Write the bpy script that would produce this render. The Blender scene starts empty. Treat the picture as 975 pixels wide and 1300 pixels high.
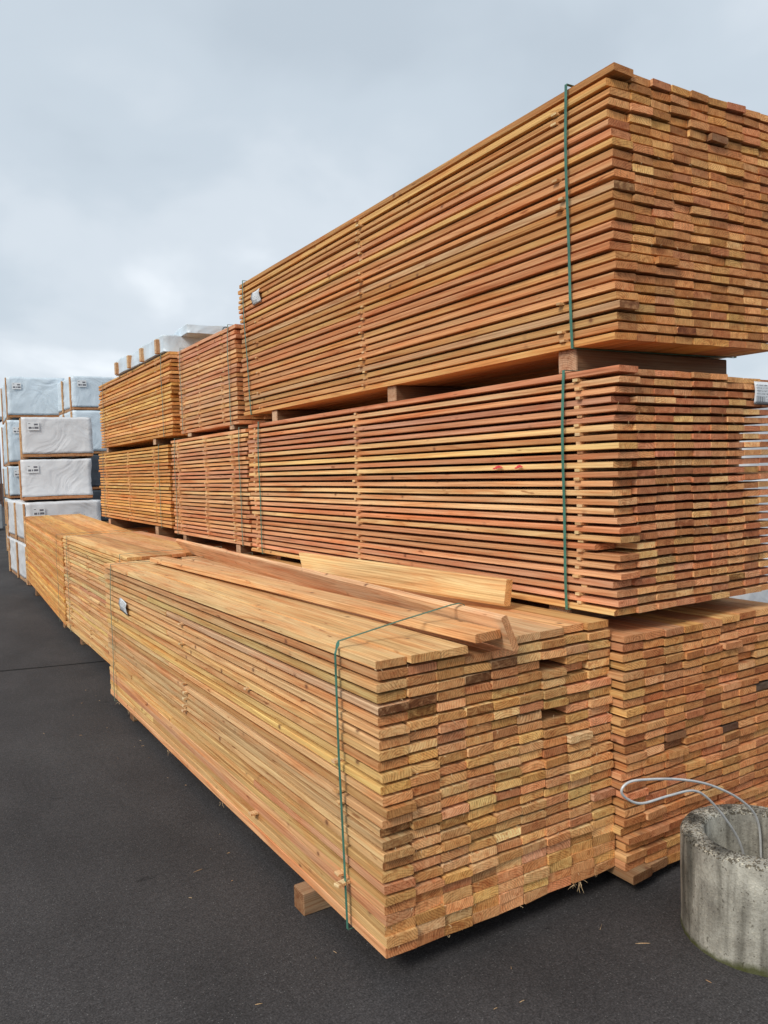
import bpy, bmesh, math, random
from mathutils import Vector, Matrix, noise
S = bpy.context.scene
COL = S.collection
R = math.radians
rng = random.Random(7)

# ------------------------------------------------------------------ camera
cam_data = bpy.data.cameras.new('camera'); cam = bpy.data.objects.new('camera', cam_data)
COL.objects.link(cam); S.camera = cam
yaw, pitch, roll = .5489, -.0519, -.03
f = Vector((math.sin(yaw)*math.cos(pitch), math.cos(yaw)*math.cos(pitch), math.sin(pitch)))
r = Vector((math.cos(yaw), -math.sin(yaw), 0)); u = r.cross(f)
r2 = r*math.cos(roll)+u*math.sin(roll); u2 = -r*math.sin(roll)+u*math.cos(roll)
M = Matrix((r2, u2, -f)).transposed().to_4x4(); M.translation = (0, 0, 1.65)
cam.matrix_world = M
cam_data.sensor_fit = 'VERTICAL'; cam_data.sensor_height = 36
cam_data.lens = 36*999.36/1300
cam_data.clip_start = .05; cam_data.clip_end = 3000

# ------------------------------------------------------------------ sky, sun, exposure
SUN_EL, SUN_AZ = R(40), R(246)        # azimuth clockwise from +Y
w = bpy.data.worlds.new('World'); S.world = w; w.use_nodes = True
nt = w.node_tree; nt.nodes.clear()
def N(nt, t, **k):
    n = nt.nodes.new(t)
    for a, v in k.items():
        if a.startswith('i_'):
            n.inputs[a[2:].replace('_', ' ')].default_value = v
        else: setattr(n, a, v)
    return n
def ln(nt, a, b): nt.links.new(a, b)
def ramp(nt, fac, stops, interp='LINEAR'):
    n = nt.nodes.new('ShaderNodeValToRGB'); n.color_ramp.interpolation = interp
    e = n.color_ramp.elements
    while len(e) < len(stops): e.new(.5)
    for el, (p, c) in zip(e, stops):
        el.position = p; el.color = c if len(c) == 4 else (*c, 1)
    if fac is not None: ln(nt, fac, n.inputs[0])
    return n.outputs[0]
def math_(nt, op, a, b=None, c=None):
    n = nt.nodes.new('ShaderNodeMath'); n.operation = op
    for i, v in enumerate((a, b, c)):
        if v is None: continue
        if isinstance(v, (int, float)): n.inputs[i].default_value = v
        else: ln(nt, v, n.inputs[i])
    return n.outputs[0]
def mix(nt, blend, fac, a, b):
    n = nt.nodes.new('ShaderNodeMix'); n.data_type = 'RGBA'; n.blend_type = blend
    for sock, v in ((n.inputs[0], fac), (n.inputs[6], a), (n.inputs[7], b)):
        if isinstance(v, (int, float)): sock.default_value = v
        elif isinstance(v, tuple): sock.default_value = v if len(v) == 4 else (*v, 1)
        else: ln(nt, v, sock)
    return n.outputs[2]
def vmath(nt, op, a, b=None):
    n = nt.nodes.new('ShaderNodeVectorMath'); n.operation = op
    for i, v in enumerate((a, b)):
        if v is None: continue
        if isinstance(v, tuple): n.inputs[i].default_value = v
        else: ln(nt, v, n.inputs[i])
    return n.outputs[0]
def tex_noise(nt, vec, scale, detail=3, rough=.5, dist=0):
    n = nt.nodes.new('ShaderNodeTexNoise'); n.inputs['Scale'].default_value = scale
    n.inputs['Detail'].default_value = detail; n.inputs['Roughness'].default_value = rough
    n.inputs['Distortion'].default_value = dist
    ln(nt, vec, n.inputs['Vector']); return n.outputs['Fac']

sky = N(nt, 'ShaderNodeTexSky', sky_type='NISHITA', sun_disc=False)
sky.sun_elevation = SUN_EL; sky.sun_rotation = SUN_AZ; sky.air_density = 1; sky.dust_density = 3
bg1 = N(nt, 'ShaderNodeBackground'); bg1.inputs[1].default_value = .07
ln(nt, sky.outputs[0], bg1.inputs[0])
tc = N(nt, 'ShaderNodeTexCoord')
# cloud deck: project the direction on a plane above so that clouds flatten towards the horizon
sep = N(nt, 'ShaderNodeSeparateXYZ'); ln(nt, tc.outputs['Generated'], sep.inputs[0])
zc = math_(nt, 'ADD', math_(nt, 'MAXIMUM', sep.outputs[2], 0.0), .42)
cmb = N(nt, 'ShaderNodeCombineXYZ')
ln(nt, math_(nt, 'DIVIDE', sep.outputs[0], zc), cmb.inputs[0]); ln(nt, math_(nt, 'DIVIDE', sep.outputs[1], zc), cmb.inputs[1])
pv = vmath(nt, 'ADD', cmb.outputs[0], (3.3, 1.7, 0))
n1 = tex_noise(nt, pv, 1.5, 2, .45)
n2 = tex_noise(nt, pv, 3.4, 4, .5, .2)
cl = math_(nt, 'ADD', math_(nt, 'MULTIPLY', n1, .65), math_(nt, 'MULTIPLY', n2, .35))
ccol = ramp(nt, cl, [(.36, (.345, .395, .445)), (.47, (.39, .442, .492)), (.56, (.45, .495, .54)), (.68, (.61, .645, .68))], 'EASE')
bg2 = N(nt, 'ShaderNodeBackground'); bg2.inputs[1].default_value = 1
ln(nt, ccol, bg2.inputs[0])
ms = N(nt, 'ShaderNodeMixShader'); ms.inputs[0].default_value = .93
ln(nt, bg1.outputs[0], ms.inputs[1]); ln(nt, bg2.outputs[0], ms.inputs[2])
wo = N(nt, 'ShaderNodeOutputWorld'); ln(nt, ms.outputs[0], wo.inputs[0])

sd = bpy.data.lights.new('sun', 'SUN'); sd.energy = 1.5; sd.angle = R(18); sd.color = (1, .95, .87)
sun = bpy.data.objects.new('sun', sd); COL.objects.link(sun)
dv = Vector((math.sin(SUN_AZ)*math.cos(SUN_EL), math.cos(SUN_AZ)*math.cos(SUN_EL), math.sin(SUN_EL)))
sun.rotation_euler = dv.to_track_quat('Z', 'Y').to_euler(); sun.location = (-6, -4, 8)
S.view_settings.view_transform = 'Standard'; S.view_settings.look = 'None'
S.cycles.diffuse_bounces = 3
S.view_settings.exposure = .7; S.view_settings.gamma = 1

# ------------------------------------------------------------------ helpers
def tag(o, label=None, cat=None, group=None, kind=None):
    if label: o['label'] = label
    if cat: o['category'] = cat
    if group: o['group'] = group
    if kind: o['kind'] = kind
    return o
def link(name, me, parent=None, mat=None, loc=None):
    o = bpy.data.objects.new(name, me)
    COL.objects.link(o)
    if mat and not me.materials: me.materials.append(mat)
    if parent: o.parent = parent
    if loc is not None: o.location = loc
    return o
def mesh(name, verts, faces, smooth=False):
    me = bpy.data.meshes.new(name); me.from_pydata(verts, [], faces); me.update()
    if smooth: me.polygons.foreach_set('use_smooth', [True]*len(me.polygons))
    return me
def empty(name, loc, mat3=None):
    o = bpy.data.objects.new(name, None); COL.objects.link(o); o.empty_display_size = .1
    m = (mat3 or Matrix.Identity(3)).to_4x4(); m.translation = loc
    o.matrix_world = m
    return o
def frame(yw, tl=0, tw=0):
    l = Vector((-math.sin(yw), math.cos(yw), tl)).normalized()
    ww = Vector((math.cos(yw), math.sin(yw), tw)).normalized()
    up = ww.cross(l).normalized(); ww = l.cross(up)
    return Matrix((ww, l, up)).transposed()
def tube(name, pts, rad, seg=8, closed=False, smooth=True):
    vs, fs = [], []; n = len(pts); pts = [Vector(p) for p in pts]
    prev = None
    for i, p in enumerate(pts):
        t = (pts[min(i+1, n-1)]-pts[max(i-1, 0)]).normalized()
        if prev is None:
            a = t.orthogonal().normalized()
        else: a = (prev-t*prev.dot(t)).normalized()
        prev = a; b = t.cross(a)
        for k in range(seg):
            an = 2*math.pi*k/seg
            vs.append(p+(a*math.cos(an)+b*math.sin(an))*rad)
    for i in range(n-1):
        for k in range(seg):
            fs.append((i*seg+k, i*seg+(k+1) % seg, (i+1)*seg+(k+1) % seg, (i+1)*seg+k))
    fs.append(tuple(range(seg))[::-1]); fs.append(tuple(range((n-1)*seg, n*seg)))
    return mesh(name, vs, fs, smooth)

# ------------------------------------------------------------------ materials
def new_mat(name, rough=.7):
    m = bpy.data.materials.new(name); m.use_nodes = True
    nt = m.node_tree; b = nt.nodes['Principled BSDF']; b.inputs['Roughness'].default_value = rough
    return m, nt, b
def bump(nt, b, h, dist, strength=1):
    n = nt.nodes.new('ShaderNodeBump'); n.inputs['Distance'].default_value = dist
    n.inputs['Strength'].default_value = strength
    ln(nt, h, n.inputs['Height']); ln(nt, n.outputs[0], b.inputs['Normal'])

def wood_material(name, ring_amp=1.0, knots=True):
    m, nt, b = new_mat(name, .72)
    tc = N(nt, 'ShaderNodeTexCoord'); oi = N(nt, 'ShaderNodeObjectInfo')
    rnd = oi.outputs['Random']
    wn = N(nt, 'ShaderNodeTexWhiteNoise', noise_dimensions='1D'); ln(nt, rnd, wn.inputs['W'])
    off = vmath(nt, 'MULTIPLY', wn.outputs['Color'], (37., 91., 53.))
    P = vmath(nt, 'ADD', tc.outputs['Object'], off)
    # solid growth rings round an axis that lies off the board
    wc = vmath(nt, 'MULTIPLY', vmath(nt, 'SUBTRACT', wn.outputs['Color'], (.5, .2, .5)), (.2, .0, .22))
    q = vmath(nt, 'ADD', tc.outputs['Object'], wc)
    lowv = vmath(nt, 'MULTIPLY', P, (6, .55, 6))
    nd = N(nt, 'ShaderNodeTexNoise'); nd.inputs['Scale'].default_value = 1; nd.inputs['Detail'].default_value = 2
    ln(nt, lowv, nd.inputs['Vector'])
    wob = vmath(nt, 'MULTIPLY', vmath(nt, 'SUBTRACT', nd.outputs['Color'], (.5, .5, .5)), (.09, 0, .09))
    q = vmath(nt, 'ADD', q, wob)
    sp = N(nt, 'ShaderNodeSeparateXYZ'); ln(nt, q, sp.inputs[0])
    rad = math_(nt, 'SQRT', math_(nt, 'ADD', math_(nt, 'POWER', sp.outputs[0], 2.), math_(nt, 'POWER', sp.outputs[2], 2.)))
    saw = math_(nt, 'FRACT', math_(nt, 'MULTIPLY', rad, 112.))
    ringm = ramp(nt, saw, [(0, (0, 0, 0)), (.55, (.25,)*3), (.86, (1,)*3), (1, (0, 0, 0))])
    # fine streaks along the board
    g = tex_noise(nt, vmath(nt, 'MULTIPLY', P, (70, 1.6, 70)), 1, 6, .6)
    blot = tex_noise(nt, vmath(nt, 'MULTIPLY', P, (9, 1.1, 9)), 1, 3, .55)
    fine = tex_noise(nt, vmath(nt, 'MULTIPLY', P, (260, 90, 260)), 1, 3, .6)
    base = oi.outputs['Color']
    # inner / outer wood: salmon heart, straw sap
    tone = mix(nt, 'MULTIPLY', 1, base, ramp(nt, blot, [(.3, (1.12, 1.10, 1.02)), (.5, (1, 1, 1)), (.7, (.92, .80, .72))]))
    pinkn = tex_noise(nt, vmath(nt, 'MULTIPLY', P, (22, 1.9, 22)), 1, 4, .6, .6)
    tone = mix(nt, 'MULTIPLY', 1, tone, ramp(nt, pinkn, [(.32, (1.06, 1.14, 1.2)), (.5, (1,)*3), (.62, (1.0, .84, .76)), (.7, (.86, .66, .55))]))
    tone = mix(nt, 'MULTIPLY', 1, tone, ramp(nt, g, [(.3, (.66, .56, .47)), (.46, (.97, .95, .93)), (.56, (1.05, 1.05, 1.04)), (.72, (1.2, 1.2, 1.17))]))
    tone = mix(nt, 'MULTIPLY', math_(nt, 'MULTIPLY', ringm, .55*ring_amp), tone, (.66, .48, .38))
    # knots
    vo = N(nt, 'ShaderNodeTexVoronoi'); vo.inputs['Scale'].default_value = 1
    ln(nt, vmath(nt, 'MULTIPLY', P, (8, 6.2, 8)), vo.inputs['Vector'])
    kd = math_(nt, 'ADD', vo.outputs['Distance'], math_(nt, 'MULTIPLY', math_(nt, 'SUBTRACT', fine, .5), .03))
    kn = ramp(nt, kd, [(.0, (1,)*3), (.055, (.9,)*3), (.075, (.35,)*3), (.14, (0,)*3)])
    tone = mix(nt, 'MIX', math_(nt, 'MULTIPLY', kn, .85), tone, (.16, .06, .03))
    # resin / bark flecks
    fl = tex_noise(nt, vmath(nt, 'MULTIPLY', P, (40, 7, 40)), 1, 2, .5)
    tone = mix(nt, 'MULTIPLY', ramp(nt, fl, [(.70, (0,)*3), (.76, (.8,)*3)]), tone, (.45, .27, .2))
    # end grain: cut across the fibres, darker and more orange, with saw tooth lines
    ns = N(nt, 'ShaderNodeSeparateXYZ'); ln(nt, tc.outputs['Normal'], ns.inputs[0])
    endm = ramp(nt, math_(nt, 'ABSOLUTE', ns.outputs[1]), [(.6, (0,)*3), (.8, (1,)*3)])
    sawn = tex_noise(nt, vmath(nt, 'MULTIPLY', P, (330, 1, 34)), 1, 5, .7)
    et = mix(nt, 'MULTIPLY', 1, base, ramp(nt, wn.outputs['Value'], [(0, (.68, .52, .42)), (.25, (.86, .70, .56)), (.5, (.98, .88, .76)), (.75, (.84, .62, .5)), (1, (1.12, 1.06, .95))]))
    patch = tex_noise(nt, vmath(nt, 'MULTIPLY', P, (30, 3, 42)), 1, 4, .65, .8)
    rs = math_(nt, 'MULTIPLY', ramp(nt, tex_noise(nt, vmath(nt, 'MULTIPLY', P, (14, 1, 20)), 1, 2, .5), [(.36, (.3,)*3), (.56, (1,)*3)]), .95*ring_amp)
    et = mix(nt, 'MULTIPLY', math_(nt, 'MULTIPLY', ringm, rs), et, (.56, .40, .30))
    et = mix(nt, 'MULTIPLY', 1, et, ramp(nt, sawn, [(.3, (.62, .56, .5)), (.47, (.98,)*3), (.56, (1.06,)*3), (.72, (1.32, 1.3, 1.25))]))
    et = mix(nt, 'MULTIPLY', 1, et, ramp(nt, patch, [(.3, (1.10, 1.12, 1.16)), (.46, (1.03, 1.03, 1.03)), (.57, (.94, .85, .80)), (.7, (.68, .50, .42))]))
    et = mix(nt, 'MULTIPLY', 1, et, (1.16, 1.16, 1.16))
    alp = N(nt, 'ShaderNodeCombineColor')
    for q_, e_ in enumerate((1., 1.22, 1.45)): ln(nt, math_(nt, 'POWER', oi.outputs['Alpha'], e_), alp.inputs[q_])
    dfac = ramp(nt, patch, [(.3, (.35,)*3), (.52, (1,)*3)])
    et = mix(nt, 'MULTIPLY', mix(nt, 'MIX', math_(nt, 'GREATER_THAN', oi.outputs['Alpha'], .9), dfac, (1, 1, 1)), et, alp.outputs[0])
    col = mix(nt, 'MIX', endm, tone, et)
    ln(nt, col, b.inputs['Base Color'])
    b.inputs['Specular IOR Level'].default_value = .28
    h = math_(nt, 'ADD', math_(nt, 'MULTIPLY', g, .7), math_(nt, 'ADD', math_(nt, 'MULTIPLY', fine, .35), math_(nt, 'MULTIPLY', sawn, .75)))
    bump(nt, b, h, .0038, .9)
    return m
WOOD = wood_material('sawn_softwood')

def simple(name, col, rough=.6, var=.15, scale=12, bmp=0, spec=.4, metal=0):
    m, nt, b = new_mat(name, rough)
    tc = N(nt, 'ShaderNodeTexCoord')
    n = tex_noise(nt, tc.outputs['Object'], scale, 4, .6)
    lo = tuple(c*(1-var) for c in col); hi = tuple(min(1, c*(1+var)) for c in col)
    ln(nt, ramp(nt, n, [(.3, lo), (.7, hi)]), b.inputs['Base Color'])
    b.inputs['Specular IOR Level'].default_value = spec; b.inputs['Metallic'].default_value = metal
    if bmp: bump(nt, b, n, bmp)
    return m
STRAP = simple('green_strapping', (.06, .18, .13), .34, .25, 20)
STRAP_OLD = simple('grey_green_strapping', (.16, .21, .15), .45, .2, 20)
METAL = simple('galvanised_pipe', (.58, .58, .57), .4, .15, 30, spec=.5, metal=.2)
RED = simple('red_marker_paint', (.75, .07, .08), .6, .1, 60)
GREYINK = simple('grey_print', (.16, .16, .18), .6, .3, 60)
BLACKINK = simple('black_print', (.03, .03, .035), .6, .1)
OLDWOOD = wood_material('weathered_bearer_wood', 1.3)

def wrap_material(name, col):
    m, nt, b = new_mat(name, .42)
    tc = N(nt, 'ShaderNodeTexCoord'); oi = N(nt, 'ShaderNodeObjectInfo')
    off = N(nt, 'ShaderNodeVectorMath', operation='SCALE'); off.inputs[3].default_value = 1
    wn = N(nt, 'ShaderNodeTexWhiteNoise', noise_dimensions='1D'); ln(nt, oi.outputs['Random'], wn.inputs['W'])
    P = vmath(nt, 'ADD', tc.outputs['Object'], vmath(nt, 'MULTIPLY', wn.outputs['Color'], (20., 20., 20.)))
    n = tex_noise(nt, P, 2.2, 3, .5, 1.)
    lo = tuple(c*.9 for c in col)
    ln(nt, ramp(nt, n, [(.3, lo), (.7, col)]), b.inputs['Base Color'])
    wv = N(nt, 'ShaderNodeTexNoise'); wv.inputs['Scale'].default_value = 1.3; wv.inputs['Detail'].default_value = 1
    ln(nt, P, wv.inputs['Vector'])
    Pw = vmath(nt, 'ADD', P, vmath(nt, 'MULTIPLY', vmath(nt, 'SUBTRACT', wv.outputs['Color'], (.5, .5, .5)), (1.3, 1.3, 1.3)))
    hs = []
    for an, amp in ((.9, (8, 5, 1.3)), (-.5, (7, 5, 1.2))):
        rot = N(nt, 'ShaderNodeVectorRotate', rotation_type='Y_AXIS'); rot.inputs['Angle'].default_value = an
        ln(nt, Pw, rot.inputs['Vector'])
        hs.append(tex_noise(nt, vmath(nt, 'MULTIPLY', rot.outputs[0], amp), 1, 2, .45))
    msk = ramp(nt, tex_noise(nt, P, 1.1, 1, .5), [(.38, (0,)*3), (.62, (1,)*3)])
    hh = N(nt, 'ShaderNodeMix'); ln(nt, msk, hh.inputs[0]); ln(nt, hs[0], hh.inputs[2]); ln(nt, hs[1], hh.inputs[3])
    bump(nt, b, hh.outputs[0], .032, .8)
    return m
WRAP = wrap_material('white_film', (.74, .745, .76))
WRAPB = wrap_material('pale_blue_film', (.66, .75, .82))
BLACKFILM = simple('dark_film', (.05, .06, .075), .5, .3, 4)

PAPER = simple('white_paper', (.78, .79, .80), .5, .03, 3)
def label_material():
    m, nt, b = new_mat('printed_label', .5)
    tc = N(nt, 'ShaderNodeTexCoord'); sp = N(nt, 'ShaderNodeSeparateXYZ'); ln(nt, tc.outputs['Object'], sp.inputs[0])
    X, Z = sp.outputs[0], sp.outputs[2]          # label meshes are unit squares scaled, x and z in -.5 .. .5
    rows = math_(nt, 'GREATER_THAN', math_(nt, 'FRACT', math_(nt, 'MULTIPLY', math_(nt, 'ADD', Z, .5), 8.)), .55)
    tx = N(nt, 'ShaderNodeTexNoise'); tx.inputs['Scale'].default_value = 1; tx.inputs['Detail'].default_value = 1
    ln(nt, vmath(nt, 'MULTIPLY', tc.outputs['Object'], (38, 1, 8)), tx.inputs['Vector'])
    txt = math_(nt, 'MULTIPLY', rows, math_(nt, 'GREATER_THAN', tx.outputs['Fac'], .52))
    bars = math_(nt, 'GREATER_THAN', math_(nt, 'SINE', math_(nt, 'ADD', math_(nt, 'MULTIPLY', X, 150.), math_(nt, 'MULTIPLY', math_(nt, 'SINE', math_(nt, 'MULTIPLY', X, 47.)), 3.))), .1)
    bz = math_(nt, 'MULTIPLY', math_(nt, 'LESS_THAN', Z, -.15), math_(nt, 'GREATER_THAN', Z, -.40))
    bx = math_(nt, 'LESS_THAN', X, .08)
    isb = math_(nt, 'MULTIPLY', bz, bx)
    ink = math_(nt, 'ADD', math_(nt, 'MULTIPLY', bars, isb), math_(nt, 'MULTIPLY', txt, math_(nt, 'SUBTRACT', 1., isb)))
    edge = math_(nt, 'MULTIPLY', math_(nt, 'LESS_THAN', math_(nt, 'ABSOLUTE', X), .42), math_(nt, 'LESS_THAN', math_(nt, 'ABSOLUTE', Z), .42))
    ink = math_(nt, 'MULTIPLY', math_(nt, 'MINIMUM', ink, 1.), edge)
    ln(nt, mix(nt, 'MIX', math_(nt, 'MULTIPLY', ink, .8), (.72, .74, .76), (.06, .06, .07)), b.inputs['Base Color'])
    return m
LABEL = label_material()

def asphalt_material():
    m, nt, b = new_mat('asphalt', .88)
    tc = N(nt, 'ShaderNodeTexCoord'); P = tc.outputs['Object']
    big = tex_noise(nt, P, .55, 4, .6, .3)
    mid = tex_noise(nt, vmath(nt, 'MULTIPLY', P, (1, .5, 1)), 3.2, 4, .6)
    grit = tex_noise(nt, P, 130, 4, .75)
    c = ramp(nt, big, [(.3, (.039, .036, .036)), (.5, (.050, .046, .046)), (.7, (.061, .057, .056))])
    c = mix(nt, 'MULTIPLY', 1, c, ramp(nt, mid, [(.3, (.84,)*3), (.7, (1.16,)*3)]))
    c = mix(nt, 'MULTIPLY', 1, c, ramp(nt, grit, [(.32, (.5,)*3), (.5, (1,)*3), (.66, (1.75,)*3)]))
    vo = N(nt, 'ShaderNodeTexVoronoi'); vo.inputs['Scale'].default_value = 150; ln(nt, P, vo.inputs['Vector'])
    cs = N(nt, 'ShaderNodeSeparateColor'); ln(nt, vo.outputs['Color'], cs.inputs[0])
    chip = math_(nt, 'MULTIPLY', math_(nt, 'LESS_THAN', vo.outputs['Distance'], .27), math_(nt, 'GREATER_THAN', cs.outputs[0], .93))
    c = mix(nt, 'MIX', chip, c, (.15, .145, .14))
    co = tex_noise(nt, P, 42, 3, .65)
    c = mix(nt, 'MULTIPLY', 1, c, ramp(nt, co, [(.32, (.8,)*3), (.5, (1,)*3), (.68, (1.18,)*3)]))
    cv = N(nt, 'ShaderNodeTexVoronoi', feature='DISTANCE_TO_EDGE'); cv.inputs['Scale'].default_value = .55
    wn_ = N(nt, 'ShaderNodeTexNoise'); wn_.inputs['Scale'].default_value = 2.5; wn_.inputs['Detail'].default_value = 5; ln(nt, P, wn_.inputs['Vector'])
    ln(nt, vmath(nt, 'ADD', P, vmath(nt, 'MULTIPLY', wn_.outputs['Color'], (.5, .5, 0))), cv.inputs['Vector'])
    ck = math_(nt, 'MULTIPLY', math_(nt, 'LESS_THAN', cv.outputs['Distance'], .0035), math_(nt, 'GREATER_THAN', tex_noise(nt, P, 1.1, 2, .5), .66))
    c = mix(nt, 'MULTIPLY', math_(nt, 'MULTIPLY', ck, .6), c, (.35, .35, .35))
    # dark scuffs and small pits
    sc = tex_noise(nt, vmath(nt, 'ADD', vmath(nt, 'MULTIPLY', P, (1, 2.6, 1)), (4.1, .7, 0)), 4.2, 5, .62)
    c = mix(nt, 'MULTIPLY', ramp(nt, sc, [(.66, (0,)*3), (.72, (.75,)*3)]), c, (.42, .42, .42))
    ln(nt, c, b.inputs['Base Color'])
    b.inputs['Specular IOR Level'].default_value = .22
    bump(nt, b, math_(nt, 'ADD', grit, math_(nt, 'MULTIPLY', vo.outputs['Distance'], .5)), .004, .7)
    return m
def concrete_material():
    m, nt, b = new_mat('weathered_concrete', .85)
    tc = N(nt, 'ShaderNodeTexCoord'); P = tc.outputs['Object']
    n = tex_noise(nt, P, 9, 6, .65)
    c = ramp(nt, n, [(.3, (.21, .195, .17)), (.5, (.34, .325, .285)), (.7, (.46, .445, .395))])
    st = tex_noise(nt, vmath(nt, 'MULTIPLY', P, (13, 13, 1.3)), 1, 4, .55, .2)
    c = mix(nt, 'MULTIPLY', 1, c, ramp(nt, st, [(.38, (1.15, 1.14, 1.1)), (.48, (.92, .91, .88)), (.56, (.55, .54, .51)), (.66, (.28, .28, .27))]))
    vo = N(nt, 'ShaderNodeTexVoronoi'); vo.inputs['Scale'].default_value = 190; ln(nt, P, vo.inputs['Vector'])
    cs = N(nt, 'ShaderNodeSeparateColor'); ln(nt, vo.outputs['Color'], cs.inputs[0])
    sp = N(nt, 'ShaderNodeSeparateXYZ'); ln(nt, P, sp.inputs[0])
    top = math_(nt, 'MINIMUM', math_(nt, 'ADD', math_(nt, 'GREATER_THAN', sp.outputs[2], .345), .22), 1.)
    sel = math_(nt, 'MULTIPLY', math_(nt, 'GREATER_THAN', cs.outputs[0], .6), top)
    c = mix(nt, 'MULTIPLY', sel, c, (.36, .33, .29))
    c = mix(nt, 'MULTIPLY', math_(nt, 'MULTIPLY', math_(nt, 'GREATER_THAN', cs.outputs[1], .8), top), c, (1.5, 1.45, 1.35))
    pit = math_(nt, 'LESS_THAN', tex_noise(nt, P, 75, 2, .5), .33)
    c = mix(nt, 'MULTIPLY', math_(nt, 'MULTIPLY', pit, .7), c, (.3, .28, .25))
    # moss at the foot
    mossn = math_(nt, 'ADD', sp.outputs[2], math_(nt, 'MULTIPLY', math_(nt, 'SUBTRACT', tex_noise(nt, P, 14, 4, .6), .5), .06))
    c = mix(nt, 'MIX', ramp(nt, mossn, [(.008, (.9,)*3), (.026, (0,)*3)]), c, (.055, .06, .012))
    ln(nt, c, b.inputs['Base Color'])
    b.inputs['Specular IOR Level'].default_value = .25
    bump(nt, b, math_(nt, 'ADD', n, math_(nt, 'MULTIPLY', vo.outputs['Distance'], math_(nt, 'MULTIPLY', top, .6))), .006, .8)
    return m
ASPHALT = asphalt_material(); CONC = concrete_material()

# ------------------------------------------------------------------ ground
def ground_sheet():
    vs, fs = [], []
    ks = [-1500, -300, -60, -15, -4, 0, 4, 15, 60, 300, 1500]
    for y in ks:
        for x in ks: vs.append((x, y, 0))
    n = len(ks)
    for j in range(n-1):
        for i in range(n-1): fs.append((j*n+i, j*n+i+1, (j+1)*n+i+1, (j+1)*n+i))
    return mesh('ground', vs, fs)
tag(link('ground', ground_sheet(), mat=ASPHALT), 'dark grey asphalt yard ground', kind='structure')
JOINT = simple('asphalt_joint', (.012, .012, .012), .9, .3, 30)
vs, fs = [], []
a0, a1 = Vector((-9, 9.9, .004)), Vector((1.9, 7.29, .004)); nn = 60
for i in range(nn+1):
    p = a0.lerp(a1, i/nn); dd = Vector((.23, .97, 0)); wd = .012+.006*noise.noise(Vector((i*.7, 0, 3)))
    p = p+dd*.012*noise.noise(Vector((i*.35, 5, 0)))
    vs += [p-dd*wd, p+dd*wd]
    if i: fs.append((2*i-2, 2*i-1, 2*i+1, 2*i))
tag(link('asphalt_joint', mesh('asphalt_joint', vs, fs), mat=JOINT), 'dark joint line across the asphalt', kind='structure')

# ------------------------------------------------------------------ boards
def board_mesh(name, L, W, T, rn, stations=6, warp=1.0, chamf=.0016):
    """a sawn board: eight sided section, slightly bowed and twisted, origin at the middle of its near lower edge"""
    vs, fs = [], []
    c1 = [chamf*rn.uniform(.4, 1.7) for _ in range(4)]
    if rn.random() < .2: c1[rn.randrange(4)] = rn.uniform(.004, .010)
    hw = W/2
    prof = [(-hw+c1[0], 0), (hw-c1[1], 0), (hw, c1[1]), (hw, T-c1[2]), (hw-c1[2]*1.3, T), (-hw+c1[3]*1.3, T), (-hw, T-c1[3]), (-hw, c1[0])]
    ph, ph2, bow = rn.uniform(0, 6.3), rn.uniform(0, 6.3), rn.uniform(-1, 1)*.0026*warp
    vbow = rn.uniform(-1, 1)*.0013*warp; tw = rn.uniform(-.006, .006)*warp
    skew0, skew1 = rn.uniform(-.004, .004), rn.uniform(-.004, .004)
    ts = [0]+[(i/(stations-1)) for i in range(1, stations-1)]+[1]
    for i, t in enumerate(ts):
        y = L*t
        dx = bow*math.sin(t*math.pi*2.3+ph); dz = vbow*math.sin(t*math.pi*3.1+ph2); a = tw*(t-.5)
        for (px, pz) in prof:
            yy = y+(skew0*px/hw if i == 0 else 0)+(skew1*px/hw if i == len(ts)-1 else 0)
            vs.append((px+dx-a*pz, yy, pz+dz+a*px))
    for i in range(len(ts)-1):
        for k in range(8):
            fs.append((i*8+k, i*8+(k+1) % 8, (i+1)*8+(k+1) % 8, (i+1)*8+k))
    fs.append(tuple(range(8))[::-1][::1]); b = (len(ts)-1)*8; fs.append(tuple(range(b, b+8)))
    fs = [tuple(reversed(q)) for q in fs]
    return mesh(name, vs, fs)
def box_mesh(name, x0, x1, y0, y1, z0, z1, bev=.002):
    bm = bmesh.new(); bmesh.ops.create_cube(bm, size=1)
    for v in bm.verts:
        v.co = Vector((x0+(v.co.x+.5)*(x1-x0), y0+(v.co.y+.5)*(y1-y0), z0+(v.co.z+.5)*(z1-z0)))
    if bev: bmesh.ops.bevel(bm, geom=bm.edges[:], offset=bev, segments=1, affect='EDGES', profile=.5)
    me = bpy.data.meshes.new(name); bm.to_mesh(me); bm.free(); return me

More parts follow.
